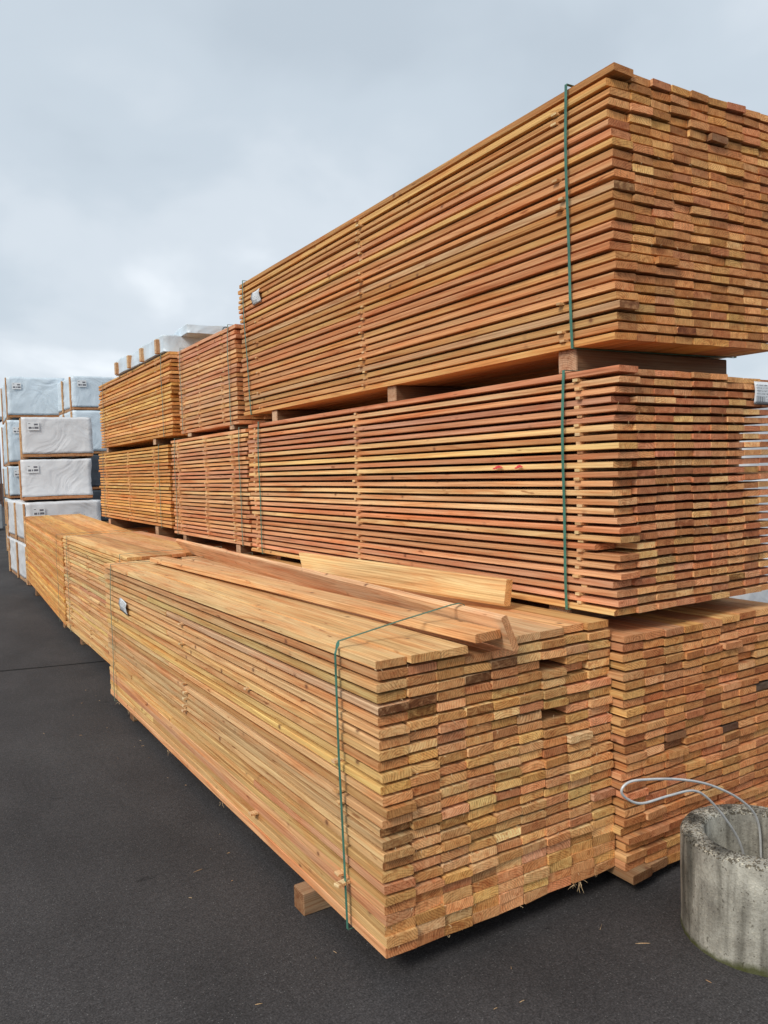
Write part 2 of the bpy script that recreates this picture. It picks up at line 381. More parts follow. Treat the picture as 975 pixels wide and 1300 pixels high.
TONES = {
 'straw':  [(0.763, 0.492, 0.224), (0.741, 0.443, 0.200), (0.719, 0.414, 0.200), (0.654, 0.374, 0.168), (0.785, 0.532, 0.256), (0.719, 0.453, 0.192), (0.698, 0.374, 0.192)],
 'ochre':  [(0.698, 0.394, 0.152), (0.654, 0.355, 0.136), (0.719, 0.433, 0.176), (0.610, 0.315, 0.128), (0.676, 0.355, 0.160), (0.741, 0.463, 0.200), (0.654, 0.335, 0.152)],
 'salmon': [(0.687, 0.345, 0.176), (0.654, 0.315, 0.160), (0.719, 0.394, 0.200), (0.763, 0.483, 0.232), (0.632, 0.295, 0.152), (0.698, 0.355, 0.192), (0.785, 0.512, 0.248)],
 'pink':   [(0.719, 0.404, 0.216), (0.687, 0.364, 0.192), (0.763, 0.473, 0.248), (0.654, 0.335, 0.168), (0.741, 0.433, 0.208)],
 'amber':  [(0.763, 0.414, 0.136), (0.719, 0.374, 0.120), (0.785, 0.463, 0.168), (0.654, 0.325, 0.104), (0.741, 0.424, 0.160)],
 'tan':    [(0.676, 0.374, 0.160), (0.610, 0.315, 0.136), (0.719, 0.424, 0.192), (0.632, 0.305, 0.144), (0.567, 0.276, 0.120), (0.698, 0.355, 0.168)],
}
def vary(c, rn, a=.07):
    k = 1+rn.uniform(-a, a)*1.4
    return (c[0]*k*(1+rn.uniform(-a, a)*.3), c[1]*k*(1+rn.uniform(-a, a)*.6), c[2]*k*(1+rn.uniform(-a, a)), 1)

def strap_mesh(x0, x1, y, z0, z1, width=.0135, lean=0, bulge=.004, slack=0, top_skip=False, rn=rng):
    """closed band round the pack; y may drift by lean from bottom to top"""
    pts = []
    nz = 14
    for i in range(nz+1):                       # left side, upward
        t = i/nz; pts.append((x0-.012-bulge*math.sin(t*math.pi)-.003*math.sin(t*9+1), y+lean*t+.006*math.sin(t*3.1), z0-.003+(z1-z0+.006)*t))
    for i in range(1, 8):
        t = i/8; pts.append((x0-.012+(x1-x0+.017)*t, y+lean+slack*t, z1+.004))
    for i in range(nz+1):
        t = 1-i/nz; pts.append((x1+.005+bulge*math.sin(t*math.pi), y+lean*t+slack*t, z0-.003+(z1-z0+.006)*t))
    for i in range(1, 4):
        t = 1-i/4; pts.append((x0-.005+(x1-x0+.01)*t, y, z0-.004))
    vs, fs = [], []; n = len(pts); hw = width/2; th = .0016
    cx, cz = (x0+x1)/2, (z0+z1)/2
    for k, (x, yy, z) in enumerate(pts):
        dx, dz = (th if x > cx else -th), (th if z > cz else -th)
        side = abs(x-x0) < .03 or abs(x-x1) < .03
        ox, oz = (dx, 0) if side and z0+.01 < z < z1-.01 else ((0, dz) if not side else (dx, dz))
        vs += [(x, yy-hw, z), (x, yy+hw, z), (x+ox, yy+hw, z+oz), (x+ox, yy-hw, z+oz)]
    for k in range(n):
        a, b = 4*k, 4*((k+1) % n)
        for q in range(4): fs.append((a+q, a+(q+1) % 4, b+(q+1) % 4, b+q))
    return mesh('strap', vs, fs)

def make_pack(label, origin, yw=0, tl=0, tw=0, L=3.8, W=1.03, H=.95, nl=27, nc=9, t=.028, tones='ochre', seed=1,
              end_j=.008, stick=(), stick_out=.008, straps=(), strap_mat=None, side_j=.004, split=.0, skip=None,
              missing=(), special=None, colwave=.004, outl=.06, stick_name=True, group='strapped packs of sawn boards', sag=0, tight=0):
    rn = random.Random(seed)
    e = empty('timber_pack', Vector(origin), frame(yw, tl, tw))
    tag(e, label, 'timber pack', group)
    pitch = H/nl; bw = W/nc
    t = min(t, pitch*.97)
    vars_ = {}
    def var(Lk, wk, k=99):
        tk = pitch*.955 if k < tight else t
        key = (round(Lk, 3), wk, k < tight)
        if key not in vars_:
            cnt = 7 if wk == 0 else 2
            vars_[key] = [board_mesh('board', Lk+rn.uniform(-.008, .008), bw-.0008-rn.uniform(0, .0014), tk*rn.uniform(.95, 1.03), rn, stations=7 if Lk > 1 else 3) for _ in range(cnt)]
            for m_ in vars_[key]: m_.materials.append(WOOD)
        return rn.choice(vars_[key])
    wave = [colwave*math.sin(i*.9+seed)+rn.uniform(-.0006, .0006) for i in range(nc)]
    pal = TONES[tones]
    for k in range(nl):
        lx = rn.gauss(0, side_j); ly = rn.gauss(0, end_j*.6)
        if rn.random() < outl: lx += rn.choice((-1, 1))*.009
        trend = rn.random()
        for c in range(nc):
            if (k, c) in missing: continue
            col = vary(rn.choice(pal), rn, .12)
            dark = rn.random() < .008
            if dark: col = (*col[:3], rn.uniform(.3, .55))
            elif rn.random() < .1: col = (*col[:3], rn.uniform(.7, .88))
            else: col = (*col[:3], rn.uniform(.92, 1.18))
            x = bw*(c+.5)+lx*(1 if c == 0 else .6)+rn.uniform(-.001, .001); y = ly+rn.gauss(0, end_j*(.8 if c == 0 else .36))
            if rn.random() < .015: y -= rn.uniform(.005, .011)
            if rn.random() < .018: y += rn.uniform(.008, .025)
            z = k*pitch+wave[c]*(.35+.65*math.sin(k*.21+seed))+rn.uniform(-.0007, .0007)
            if special and (k, c) in special:
                sp = special[(k, c)]; y += sp.get('dy', 0); x += sp.get('dx', 0); z += sp.get('dz', 0); col = sp.get('col', col)
            rz = rn.uniform(-.0006, .0006); ry = rn.uniform(-.006, .006)
            segs = [(0, L)]
            if c == 0 and rn.random() < split:
                cut = rn.choice((.28, .38, .47, .6, .7, .82)); segs = [(0, L*cut), (L*cut+.003, L*(1-cut)-.003)]
            for si, (y0, Lk) in enumerate(segs):
                o = link('board', var(Lk, 0 if len(segs) == 1 else 1, k), e, None, (x+(rn.uniform(-.005, .003) if si else 0), y+y0, z))
                o.rotation_euler = (rn.uniform(-.0002, .0002), ry, rz)
                o.color = col if si == 0 else vary(rn.choice(pal), rn)
    # stickers: thin laths laid crosswise between the layers
    gap = pitch-t
    if stick:
        th = max(gap, .006)
        sm = [box_mesh('sticker', -.5*0-stick_out-rn.uniform(0, .01), W+.004, -w_/2, w_/2, 0, th*.98, .0008) for w_ in (.022, .026, .03)]
        for m_ in sm: m_.materials.append(WOOD)
        for (ys, prob) in stick:
            for k in range(1, nl):
                if rn.random() > prob: continue
                o = link('sticker', rn.choice(sm), e, None, (rn.uniform(-.012, .012) if prob > .5 else rn.uniform(-.012, .002), ys+rn.gauss(0, .009), k*pitch-th+.0002))
                o.color = vary(rn.choice([(.72, .50, .27), (.74, .54, .3), (.66, .44, .24)]), rn)
    for (ys, lean, slack) in straps:
        link('strap', strap_mesh(0, W, ys, 0, H+.001, lean=lean, slack=slack), e, strap_mat or STRAP)
    return e

# front row ---------------------------------------------------------------
PA = dict(origin=(1.2386, 2.0989, .09), yw=.0006, tl=-.0051, tw=-.0014, L=3.866, W=1.045, H=.975)
sp = {(22, 0): dict(col=(.66, .42, .25, .28), dy=-.004), (22, 1): dict(col=(.6, .36, .2, .34)), (23, 3): dict(col=(.6, .42, .24, .36)), (24, 4): dict(col=(.62, .42, .24, .42)),
      (11, 0): dict(col=(.62, .40, .2, .45), dy=.012), (10, 0): dict(dy=-.012, col=(.6, .40, .2, .6)), (12, 0): dict(dy=-.012), (13, 0): dict(dy=-.02, dx=.004),
      (26, 0): dict(dy=.0, dx=-.002, col=(.78, .52, .25, 1)), (26, 1): dict(dy=-.03, col=(.80, .54, .25, 1), dz=.004), (26, 2): dict(dy=-.025, col=(.78, .52, .25, 1), dz=.004),
      (15, 0): dict(col=(.78, .50, .18, 1)), (15, 7): dict(dy=-.014, col=(.76, .57, .33, 1)), (14, 8): dict(dy=-.012), (8, 8): dict(dy=-.010, col=(.66, .38, .24, 1)),
      (18, 6): dict(dy=.08), (23, 6): dict(dy=.11), (22, 7): dict(dy=.03), (18, 8): dict(dy=-.015)}
pack_a = make_pack('straw coloured pack nearest the camera, with loose timbers lying on its top', seed=11, t=.0264, tight=5, tones='straw', split=.5,
          end_j=.007, side_j=.0035, missing=((26, 3), (26, 4)), special=sp, stick=((.27, .12), (1.08, .14), (2.02, .22)), stick_out=.012,
          straps=((3.66, -.05, .0),), strap_mat=STRAP_OLD, colwave=.005, **PA)
make_pack('straw and pink pack on the asphalt, second in the front row, low and partly hidden', (1.42, 6.08, .09), 0, .006, 0, L=2.72, W=.80, H=.975, nl=27, nc=7,
          t=.0275, tones='straw', seed=12, end_j=.016, side_j=.004, stick=((.25, .3), (1.45, .5), (2.4, .5)), straps=((.15, 0, 0), (2.45, 0, 0)), strap_mat=STRAP_OLD, split=.35)
make_pack('orange tan pack at the far end of the front row beside the white wrapped packs', (1.43, 8.95, .09), -.03, .022, 0, L=3.95, W=.80, H=.96, nl=27, nc=7,
          t=.031, tones='amber', seed=13, end_j=.014, side_j=.005, straps=((.35, 0, 0), (3.6, 0, 0)), strap_mat=STRAP_OLD, split=.2)
# rear row, ground level --------------------------------------------------
make_pack('tan pack on the asphalt behind the concrete ring and grey pipe loop', (2.288, 2.045, .05), 0, 0, 0, L=3.6, W=1.06, H=.955, nl=27,
          t=.0265, tight=2, tones='tan', seed=21, end_j=.008, side_j=.006, straps=((.3, 0, 0), (3.2, 0, 0)), colwave=.006,
          special={(0, 0): dict(dy=-.018, dx=.0, col=(.3, .2, .11, .7)), (0, 1): dict(dy=-.012, col=(.4, .25, .14, .8)), (17, 7): dict(col=(.12, .09, .07, 1)), (13, 2): dict(col=(.25, .15, .08, 1)), (14, 2): dict(col=(.28, .15, .08, 1)), (13, 5): dict(col=(.15, .1, .07, 1)), (9, 2): dict(col=(.66, .3, .17, 1))})
make_pack('tan pack hidden low behind the second front pack', (2.29, 5.75, .05), 0, 0, 0, L=2.0, W=1.03, H=.96, nl=27, t=.031, tones='tan', seed=22, straps=((.3, 0, 0),))
make_pack('amber pack hidden low behind the farthest front pack', (2.29, 7.95, .05), 0, 0, 0, L=3.1, W=1.03, H=.96, nl=27, t=.031, tones='amber', seed=23, straps=((.3, 0, 0),))
# rear row, middle level --------------------------------------------------
sp = {}
rr = random.Random(5)
for k in range(27):
    sp[(k, 0)] = dict(dy=rr.choice((-.016, -.008, 0, .012, .016)))
sp[(7, 0)]['dy'] = .1; sp[(26, 0)] = dict(dy=-.02, dz=.004); sp[(26, 8)] = dict(dz=-.012); sp[(26, 7)] = dict(dz=-.010); sp[(26, 6)] = dict(dz=-.008)
pack_d = make_pack('salmon pack with open gaps and red marks, directly below the topmost pack', (2.2735, 2.0575, 1.0761), .014, .0015, -.0014, L=3.497, W=1.0288, H=.946, nl=27,
          t=.0228, tones='salmon', seed=31, end_j=.004, side_j=.003, stick=((.185, .95), (1.9, .97), (3.38, .95)), stick_out=.001, straps=((.245, 0, .0), (3.27, .0, 0)), special=sp, colwave=.003)
make_pack('pink tan pack with two rows of laths, middle level, second from the camera', (2.28, 5.72, 1.10), 0, 0, 0, L=1.97, W=1.03, H=.92, nl=26,
          t=.0235, tones='pink', seed=32, end_j=.02, side_j=.004, stick=((.3, 1), (.95, 1), (1.75, 1)), straps=((.12, 0, 0), (1.82, 0, 0)), strap_mat=STRAP_OLD)
make_pack('yellow ochre pack, middle level, farthest of its row beside the white wrapped packs', (2.28, 7.80, 1.14), 0, .005, 0, L=3.2, W=1.03, H=.845, nl=24,
          t=.0245, tones='amber', seed=33, end_j=.012, side_j=.006, stick=((.5, .95), (1.6, .95), (2.8, .95)), straps=((.3, 0, 0), (2.9, 0, 0)), strap_mat=STRAP_OLD)
# rear row, top level -----------------------------------------------------
rr = random.Random(9); sp = {(k, 0): dict(dy=rr.choice((-.006, 0, .006))) for k in range(27)}
sp[(26, 0)] = dict(dy=-.008, dz=.004); sp[(26, 1)] = dict(dy=.01, dz=-.004); sp[(26, 6)] = dict(dz=.0, dy=-.008, col=(.66, .30, .17, 1)); sp[(3, 0)] = dict(dy=-.02, col=(.56, .34, .18, .5)); sp[(15, 0)] = dict(col=(.6, .38, .2, .4), dz=-.002)
sp[(16, 0)] = dict(dz=.003, dx=.003)
sp[(22, 5)] = dict(dy=-.02, col=(.34, .2, .11, 1)); sp[(8, 2)] = dict(dy=-.02)
pack_b = make_pack('orange brown pack at the very top, nearest the camera, highest of all', (2.3202, 2.0863, 2.1197), -.002, -.0009, .0124, L=3.7723, W=1.0227, H=1.0132, nl=27,
          t=.0275, tones='ochre', seed=41, end_j=.005, side_j=.0045, stick=((.28, .5), (1.88, .9), (3.45, .3)), straps=((.21, .0, 0), (3.6, .05, 0)), special=sp, colwave=.0015)
make_pack('pinkish pack, top level, second from the camera', (2.30, 5.93, 2.06), 0, 0, 0, L=1.5, W=1.03, H=.79, nl=21,
          t=.027, tones='pink', seed=42, end_j=.012, side_j=.004, stick=((.3, 1), (.9, 1), (1.35, .6)), straps=((1.38, 0, 0), (.12, 0, 0)), strap_mat=STRAP_OLD)
make_pack('yellow ochre pack with a white wrapped pack lying on its top', (2.28, 7.62, 2.06), 0, 0, 0, L=3.2, W=1.03, H=.825, nl=22,
          t=.0275, tones='amber', seed=43, end_j=.012, side_j=.006, stick=((.5, .7), (1.6, .7), (2.8, .7)), straps=((.25, 0, 0), (2.9, 0, 0)), strap_mat=STRAP_OLD)

# straps of pack A near end: up the left face, then slantwise over the top and the leaning plank
def ribbon(name, pts, width, nrm, th=.0015, subdiv=5):
    P = [Vector(p) for p in pts]; out = []
    for i in range(len(P)-1):
        for k in range(subdiv): out.append(P[i].lerp(P[i+1], k/subdiv))
    out.append(P[-1])
    vs, fs = [], []
    for i, p in enumerate(out):
        t = (out[min(i+1, len(out)-1)]-out[max(i-1, 0)]).normalized()
        nn_ = nrm(p); s = t.cross(nn_).normalized()*width/2; n2_ = nn_*th
        vs += [p-s, p+s, p+s+n2_, p-s+n2_]
    for i in range(len(out)-1):
        for q in range(4): fs.append((4*i+q, 4*i+(q+1) % 4, 4*i+4+(q+1) % 4, 4*i+4+q))
    return mesh(name, vs, fs)
inv = pack_a.matrix_world.inverted()
pw = [(1.30, 2.315, .083), (1.222, 2.318, .09), (1.220, 2.322, .35), (1.217, 2.33, .7), (1.219, 2.335, 1.04), (1.238, 2.345, 1.078), (1.46, 2.315, 1.122), (1.67, 2.285, 1.160), (1.706, 2.28, 1.163), (1.722, 2.278, 1.155), (1.765, 2.27, 1.04), (1.80, 2.27, 1.0335), (2.296, 2.3, 1.0335), (2.298, 2.3, .6), (2.297, 2.3, .085)]
st = link('strap', ribbon('strap', [inv @ Vector(p) for p in pw], .0135, lambda p: Vector((-1, 0, 0)) if p.x < .005 and p.z < .97 else (Vector((1, 0, 0)) if p.x > 1.05 else Vector((0, 0, 1)))), pack_a, STRAP)

# lath end sticking out of pack A through the strap
o = link('sticker', box_mesh('sticker', -.075, .3, -.013, .013, 0, .011, .001), pack_a, WOOD, (.02, .235, .157)); o.color = (.76, .58, .34, 1); o.rotation_euler = (0, 0, .18)
for (yy, zz) in ((2.0, .385), (2.01, .345), (1.99, .42), (.28, .56)):
    o = link('sticker', box_mesh('sticker', -.02, .2, -.012, .012, 0, .012, .001), pack_a, WOOD, (.0, yy, zz)); o.color = (.76, .58, .34, 1)

# splinters hanging from pack A
def splinters(spots, parent, seed):
    rn = random.Random(seed); vs, fs = [], []
    for (x, y, z, n, ln_) in spots:
        for _ in range(n):
            a = Vector((x+rn.uniform(-.01, .01), y+rn.uniform(-.012, .012), z)); d = Vector((rn.uniform(-.5, .5), rn.uniform(-.5, .3), rn.uniform(-1, -.2))).normalized()*ln_*rn.uniform(.4, 1)
            m_ = a+d*.5+Vector((rn.uniform(-.004, .004), 0, rn.uniform(-.003, .003))); b_ = a+d; k = len(vs)
            for p, ww in ((a, .0011), (m_, .0008), (b_, .0003)):
                vs += [p+Vector((-ww, 0, 0)), p+Vector((ww, 0, 0)), p+Vector((0, ww, ww))]
            for i in range(2):
                for q in range(3): fs.append((k+3*i+q, k+3*i+(q+1) % 3, k+3*i+3+(q+1) % 3, k+3*i+3+q))
    o = link('splinter_fringe', mesh('splinter_fringe', vs, fs), parent, WOOD); o.color = (.78, .64, .42, 1); o['kind'] = 'stuff'
sp_ = [(.0, 2.4, .0, 3, .05), (0.0, 3.35, 0, 3, .045), (0, 1.5, 0, 2, .03), (.0, 3.6, 0, 3, .03), (.86, .0, 0, 7, .04), (.82, 0, 0, 4, .03)]
rr = random.Random(3)
for _ in range(110): sp_.append((rr.uniform(0, 1.04), -.003, (rr.randint(0, 26))*.0361, rr.choice((1, 1, 2)), .013))
splinters(sp_, pack_a, 4)
rr = random.Random(13)
splinters([(rr.uniform(0, 1.02), -.003, rr.randint(1, 26)*.03504, 1, .016) for _ in range(70)], pack_d, 8)
splinters([(rr.uniform(0, 1.02), -.003, rr.randint(1, 26)*.0375, 1, .014) for _ in range(50)], pack_b, 9)

# sawdust chips and slivers lying on the asphalt
rr = random.Random(77); vs, fs = [], []
for _ in range(45):
    if rr.random() < .6: x, y = 1.24-abs(rr.gauss(0, .22)), rr.uniform(2.0, 6.5)
    elif rr.random() < .6: x, y = rr.uniform(1.2, 3.0), 2.0-abs(rr.gauss(0, .22))
    else: x, y = rr.uniform(-1.2, 2.6), rr.uniform(1.0, 5.0)
    L_, w_, a = rr.uniform(.003, .013)*(2 if rr.random() < .12 else 1), rr.uniform(.0006, .0018), rr.uniform(0, 6.3)
    d = Vector((math.cos(a), math.sin(a), 0)); n_ = Vector((-d.y, d.x, 0)); p = Vector((x, y, .001)); k = len(vs)
    vs += [p-d*L_-n_*w_, p+d*L_-n_*w_*.4, p+d*L_+n_*w_*.6, p-d*L_+n_*w_, p-d*L_*.2+Vector((0, 0, .0025)), p+d*L_*.6+Vector((0, 0, .0018))]
    fs += [(k, k+1, k+5, k+4), (k+3, k+4, k+5, k+2), (k, k+4, k+3), (k+1, k+2, k+5)]
o = link('wood_slivers', mesh('wood_slivers', vs, fs), None, WOOD); o.color = (.42, .31, .19, 1)
tag(o, 'scattered pale wood slivers lying on the asphalt round the packs', 'wood slivers', kind='stuff')

# paper labels on the packs
def label_on(parent, world_pts_or_center, w_, h_, axis, curl=.006, label='white printed paper label', tilt=0):
    """axis 'x-': facing -X ; 'y-': facing -Y ; mesh unit square in local x,z"""
    vs, fs = [], []; n = 6
    for j in range(n+1):
        for i in range(n+1):
            x, z = i/n-.5, j/n-.5
            d = -curl*(abs(x)*2)**2*(.5+.5*math.sin(z*5+1))-curl*.6*max(0, z)*math.sin(x*4)
            vs.append((x, d, z))
    for j in range(n):
        for i in range(n): fs.append((j*(n+1)+i, j*(n+1)+i+1, (j+1)*(n+1)+i+1, (j+1)*(n+1)+i))
    me = mesh('paper_label', vs, fs, True)
    o = link('paper_label', me, parent, LABEL, world_pts_or_center)
    o.rotation_euler = (0, tilt, R(-90) if axis == 'x-' else 0)
    o.scale = (w_, 1, h_); o['label'] = label
    md = o.modifiers.new('thick', 'SOLIDIFY'); md.thickness = .0006
    return o
label_on(pack_a, (-.012, 3.27, .725), .20, .085, 'x-', .01, tilt=.08)
label_on(pack_b, (-.014, 3.38, .84), .16, .095, 'x-', .016, 'crumpled translucent paper label', tilt=0)
label_on(pack_d, (.93, -.012, .862), .15, .098, 'y-', .006)

# red marks on pack D
def mark(y0, y1, k):
    z = k*.946/27+.006
    n = 8; vs, fs = [], []
    for i in range(n+1):
        t = i/n; wv = .0045*(1-abs(2*t-1))+.0015+.0015*math.sin(t*23)
        yy = y0+(y1-y0)*t; zz = z+.006+.004*math.sin(t*5)
        vs += [(-.0105, yy, zz-wv*.8), (-.0105, yy, zz+wv), (-.0035, yy, zz+wv), (-.0035, yy, zz-wv*.8)]
    for i in range(n):
        for q in range(4): fs.append((4*i+q, 4*i+(q+1) % 4, 4*i+4+(q+1) % 4, 4*i+4+q))
    fs += [(3, 2, 1, 0), (4*n, 4*n+1, 4*n+2, 4*n+3)]
    link('paint_mark', mesh('paint_mark', vs, fs), pack_d, RED)
mark(.50, .545, 16); mark(.63, .69, 16)

# ------------------------------------------------------------------ bearers
def bearer(x0, x1, y, z0, h, wd, label, col=(.17, .105, .06, 3.4), grp='bearers under the packs', rot=0, old=False):  # default col paints the shade under the packs into the sides, ends kept bright
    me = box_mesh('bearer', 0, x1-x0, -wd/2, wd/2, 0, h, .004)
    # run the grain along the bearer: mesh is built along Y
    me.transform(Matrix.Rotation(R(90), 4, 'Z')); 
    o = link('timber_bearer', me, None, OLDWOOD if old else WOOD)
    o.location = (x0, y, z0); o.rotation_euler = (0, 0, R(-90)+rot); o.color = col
    tag(o, label, 'bearer', grp)
    return o
G = 'bearers under the packs'
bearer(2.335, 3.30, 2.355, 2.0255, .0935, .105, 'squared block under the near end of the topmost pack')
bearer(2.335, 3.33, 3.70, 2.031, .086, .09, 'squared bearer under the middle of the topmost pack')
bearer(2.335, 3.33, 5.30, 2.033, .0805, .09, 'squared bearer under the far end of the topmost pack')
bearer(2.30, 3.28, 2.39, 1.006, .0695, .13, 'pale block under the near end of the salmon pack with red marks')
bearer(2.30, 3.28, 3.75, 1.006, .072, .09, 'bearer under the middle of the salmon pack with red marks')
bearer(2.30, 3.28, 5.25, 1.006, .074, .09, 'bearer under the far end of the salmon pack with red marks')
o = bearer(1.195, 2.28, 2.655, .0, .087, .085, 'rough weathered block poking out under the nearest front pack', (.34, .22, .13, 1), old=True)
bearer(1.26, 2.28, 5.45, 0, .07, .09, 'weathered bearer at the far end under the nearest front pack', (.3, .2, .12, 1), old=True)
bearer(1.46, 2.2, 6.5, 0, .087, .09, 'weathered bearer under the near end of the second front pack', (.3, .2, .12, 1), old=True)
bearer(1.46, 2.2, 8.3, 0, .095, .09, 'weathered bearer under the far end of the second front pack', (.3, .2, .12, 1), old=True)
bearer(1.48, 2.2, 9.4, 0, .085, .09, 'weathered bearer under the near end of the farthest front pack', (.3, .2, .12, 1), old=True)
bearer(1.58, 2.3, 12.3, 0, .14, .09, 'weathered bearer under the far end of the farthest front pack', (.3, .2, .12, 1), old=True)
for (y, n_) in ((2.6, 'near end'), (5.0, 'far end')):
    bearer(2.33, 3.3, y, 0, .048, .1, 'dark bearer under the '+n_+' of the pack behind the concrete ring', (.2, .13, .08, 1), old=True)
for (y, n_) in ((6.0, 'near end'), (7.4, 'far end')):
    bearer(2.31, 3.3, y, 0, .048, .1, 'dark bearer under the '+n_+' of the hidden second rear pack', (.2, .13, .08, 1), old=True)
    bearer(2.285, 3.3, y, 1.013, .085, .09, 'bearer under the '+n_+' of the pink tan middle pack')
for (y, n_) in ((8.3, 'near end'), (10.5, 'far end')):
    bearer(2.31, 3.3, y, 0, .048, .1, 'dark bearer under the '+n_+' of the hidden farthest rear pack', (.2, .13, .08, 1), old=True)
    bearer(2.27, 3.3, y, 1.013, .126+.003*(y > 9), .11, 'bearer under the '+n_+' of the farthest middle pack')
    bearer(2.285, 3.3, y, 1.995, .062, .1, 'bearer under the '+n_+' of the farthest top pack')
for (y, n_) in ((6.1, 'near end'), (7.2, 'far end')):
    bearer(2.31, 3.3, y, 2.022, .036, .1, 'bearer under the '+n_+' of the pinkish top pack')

# ------------------------------------------------------------------ loose timbers on the top of pack A
def loose(name, label, p0, p1, width, thick, tilt, col, mitre0=0, mitre1=0, seed=1, twist=0):
    """plank from near lower-left p0 to far p1 (lower left edge line), tilt about its own axis"""
    rn = random.Random(seed); p0, p1 = Vector(p0), Vector(p1); L = (p1-p0).length
    l = (p1-p0).normalized(); side = l.cross(Vector((0, 0, 1))).normalized(); up = side.cross(l)
    me = board_mesh(name, L, width, thick, rn, stations=12, warp=1.2, chamf=.003)
    me.transform(Matrix.Translation((width/2, 0, 0)))
    for v in me.vertices:
        if v.co.y < .02: v.co.y += mitre0*(v.co.x/width)
        if v.co.y > L-.02: v.co.y += mitre1*(v.co.x/width)
    if twist:
        for v in me.vertices: v.co = Matrix.Rotation(-twist*v.co.y/L, 3, 'Y') @ v.co
    Rm = Matrix((side, l, up)).transposed() @ Matrix.Rotation(-tilt, 3, 'Y')
    o = link(name, me, None, WOOD); m = Rm.to_4x4(); m.translation = p0; o.matrix_world = m; o.color = col
    tag(o, label, 'plank', 'loose planks on the nearest front pack'); return o
ZT = 1.0655
loose('loose_plank', 'flat loose plank lying on top of the nearest pack, left of the tilted one', (1.585, 2.045, ZT+.008), (1.475, 5.62, ZT-.008), .118, .030, 0, (.76, .47, .23, 1), seed=3)
loose('loose_plank', 'long reddish plank tilted on its edge across the nearest pack', (1.755, 2.02, ZT-.030), (1.965, 6.3, ZT-.012), .130, .026, R(111), (.78, .49, .28, 1), seed=5, twist=R(16))
loose('loose_beam', 'short thick pale beam lying on edge, against the salmon pack', (2.15, 2.52, ZT+.004), (1.845, 3.80, ZT+.045), .112, .045, R(84), (.80, .56, .27, 1), seed=6, mitre1=.05)

# ------------------------------------------------------------------ concrete ring and pipe loop
def ring():
    cx, cy, Ro, Ri, h = 2.470, 1.618, .2516, .1715, .358
    seg = 96; vs, fs = [], []
    prof = [(Ro+.001, -.003), (Ro, .03), (Ro, .12), (Ro, .22), (Ro, h-.014), (Ro-.006, h-.004), (Ro-.016, h), ((Ro+Ri)/2, h), (Ri+.014, h), (Ri+.004, h-.005), (Ri, h-.016), (Ri, .2), (Ri, .1), (Ri, 0.0)]
    n = len(prof)
    for i in range(seg):
        a = 2*math.pi*i/seg
        for j, (rr_, z) in enumerate(prof):
            k = noise.noise(Vector((math.cos(a)*3, math.sin(a)*3, z*6)))*.003+noise.noise(Vector((math.cos(a)*12, math.sin(a)*12, z*25)))*.0016
            if z < .03 and j < 3: k += .006*max(0, noise.noise(Vector((math.cos(a)*8, math.sin(a)*8, 2))))
            vs.append((math.cos(a)*(rr_+k), math.sin(a)*(rr_+k), z+(k*.8 if z > h-.02 else 0)))
    for i in range(seg):
        for j in range(n-1):
            a, b = i*n, ((i+1) % seg)*n
            fs.append((a+j, b+j, b+j+1, a+j+1))
    o = link('concrete_ring', mesh('concrete_ring', vs, fs, True), None, CONC, (cx, cy, 0))
    tag(o, 'weathered round concrete ring standing on the asphalt, streaked, mossy at its foot', 'concrete ring')
    # gravel and soil at its bottom
    vs, fs = [(0, 0, .05)], []
    for i in range(32):
        a = 2*math.pi*i/32; vs.append((math.cos(a)*(Ri-.002), math.sin(a)*(Ri-.002), .045))
    for i in range(32): fs.append((0, 1+i, 1+(i+1) % 32))
    link('soil_fill', mesh('soil_fill', vs, fs), o, simple('soil', (.035, .03, .02), .95, .4, 60, .01))
ring()
def catmull(P, n=8):
    P = [Vector(p) for p in P]; out = []
    for i in range(len(P)-1):
        a, b, c, d = P[max(i-1, 0)], P[i], P[i+1], P[min(i+2, len(P)-1)]
        for k in range(n):
            t = k/n; out.append(.5*((2*b)+(c-a)*t+(2*a-5*b+4*c-d)*t*t+(-a+3*b-3*c+d)*t**3))
    out.append(P[-1]); return out
pp = [(2.535, 1.70, .05), (2.525, 1.70, .16), (2.498, 1.70, .268), (2.426, 1.70, .373), (2.319, 1.70, .485), (2.236, 1.70, .536), (2.115, 1.70, .549), (1.981, 1.70, .556), (1.912, 1.70, .588),
      (1.887, 1.70, .620), (1.913, 1.695, .642), (1.982, 1.69, .637), (2.155, 1.69, .597), (2.32, 1.69, .537), (2.486, 1.69, .443), (2.58, 1.69, .345), (2.60, 1.69, .2), (2.60, 1.69, .05)]
tag(link('pipe_loop', tube('pipe_loop', catmull(pp), .0042, 10), None, METAL), 'thin grey metal pipe bent in a long loop, rising from the concrete ring', 'pipe')

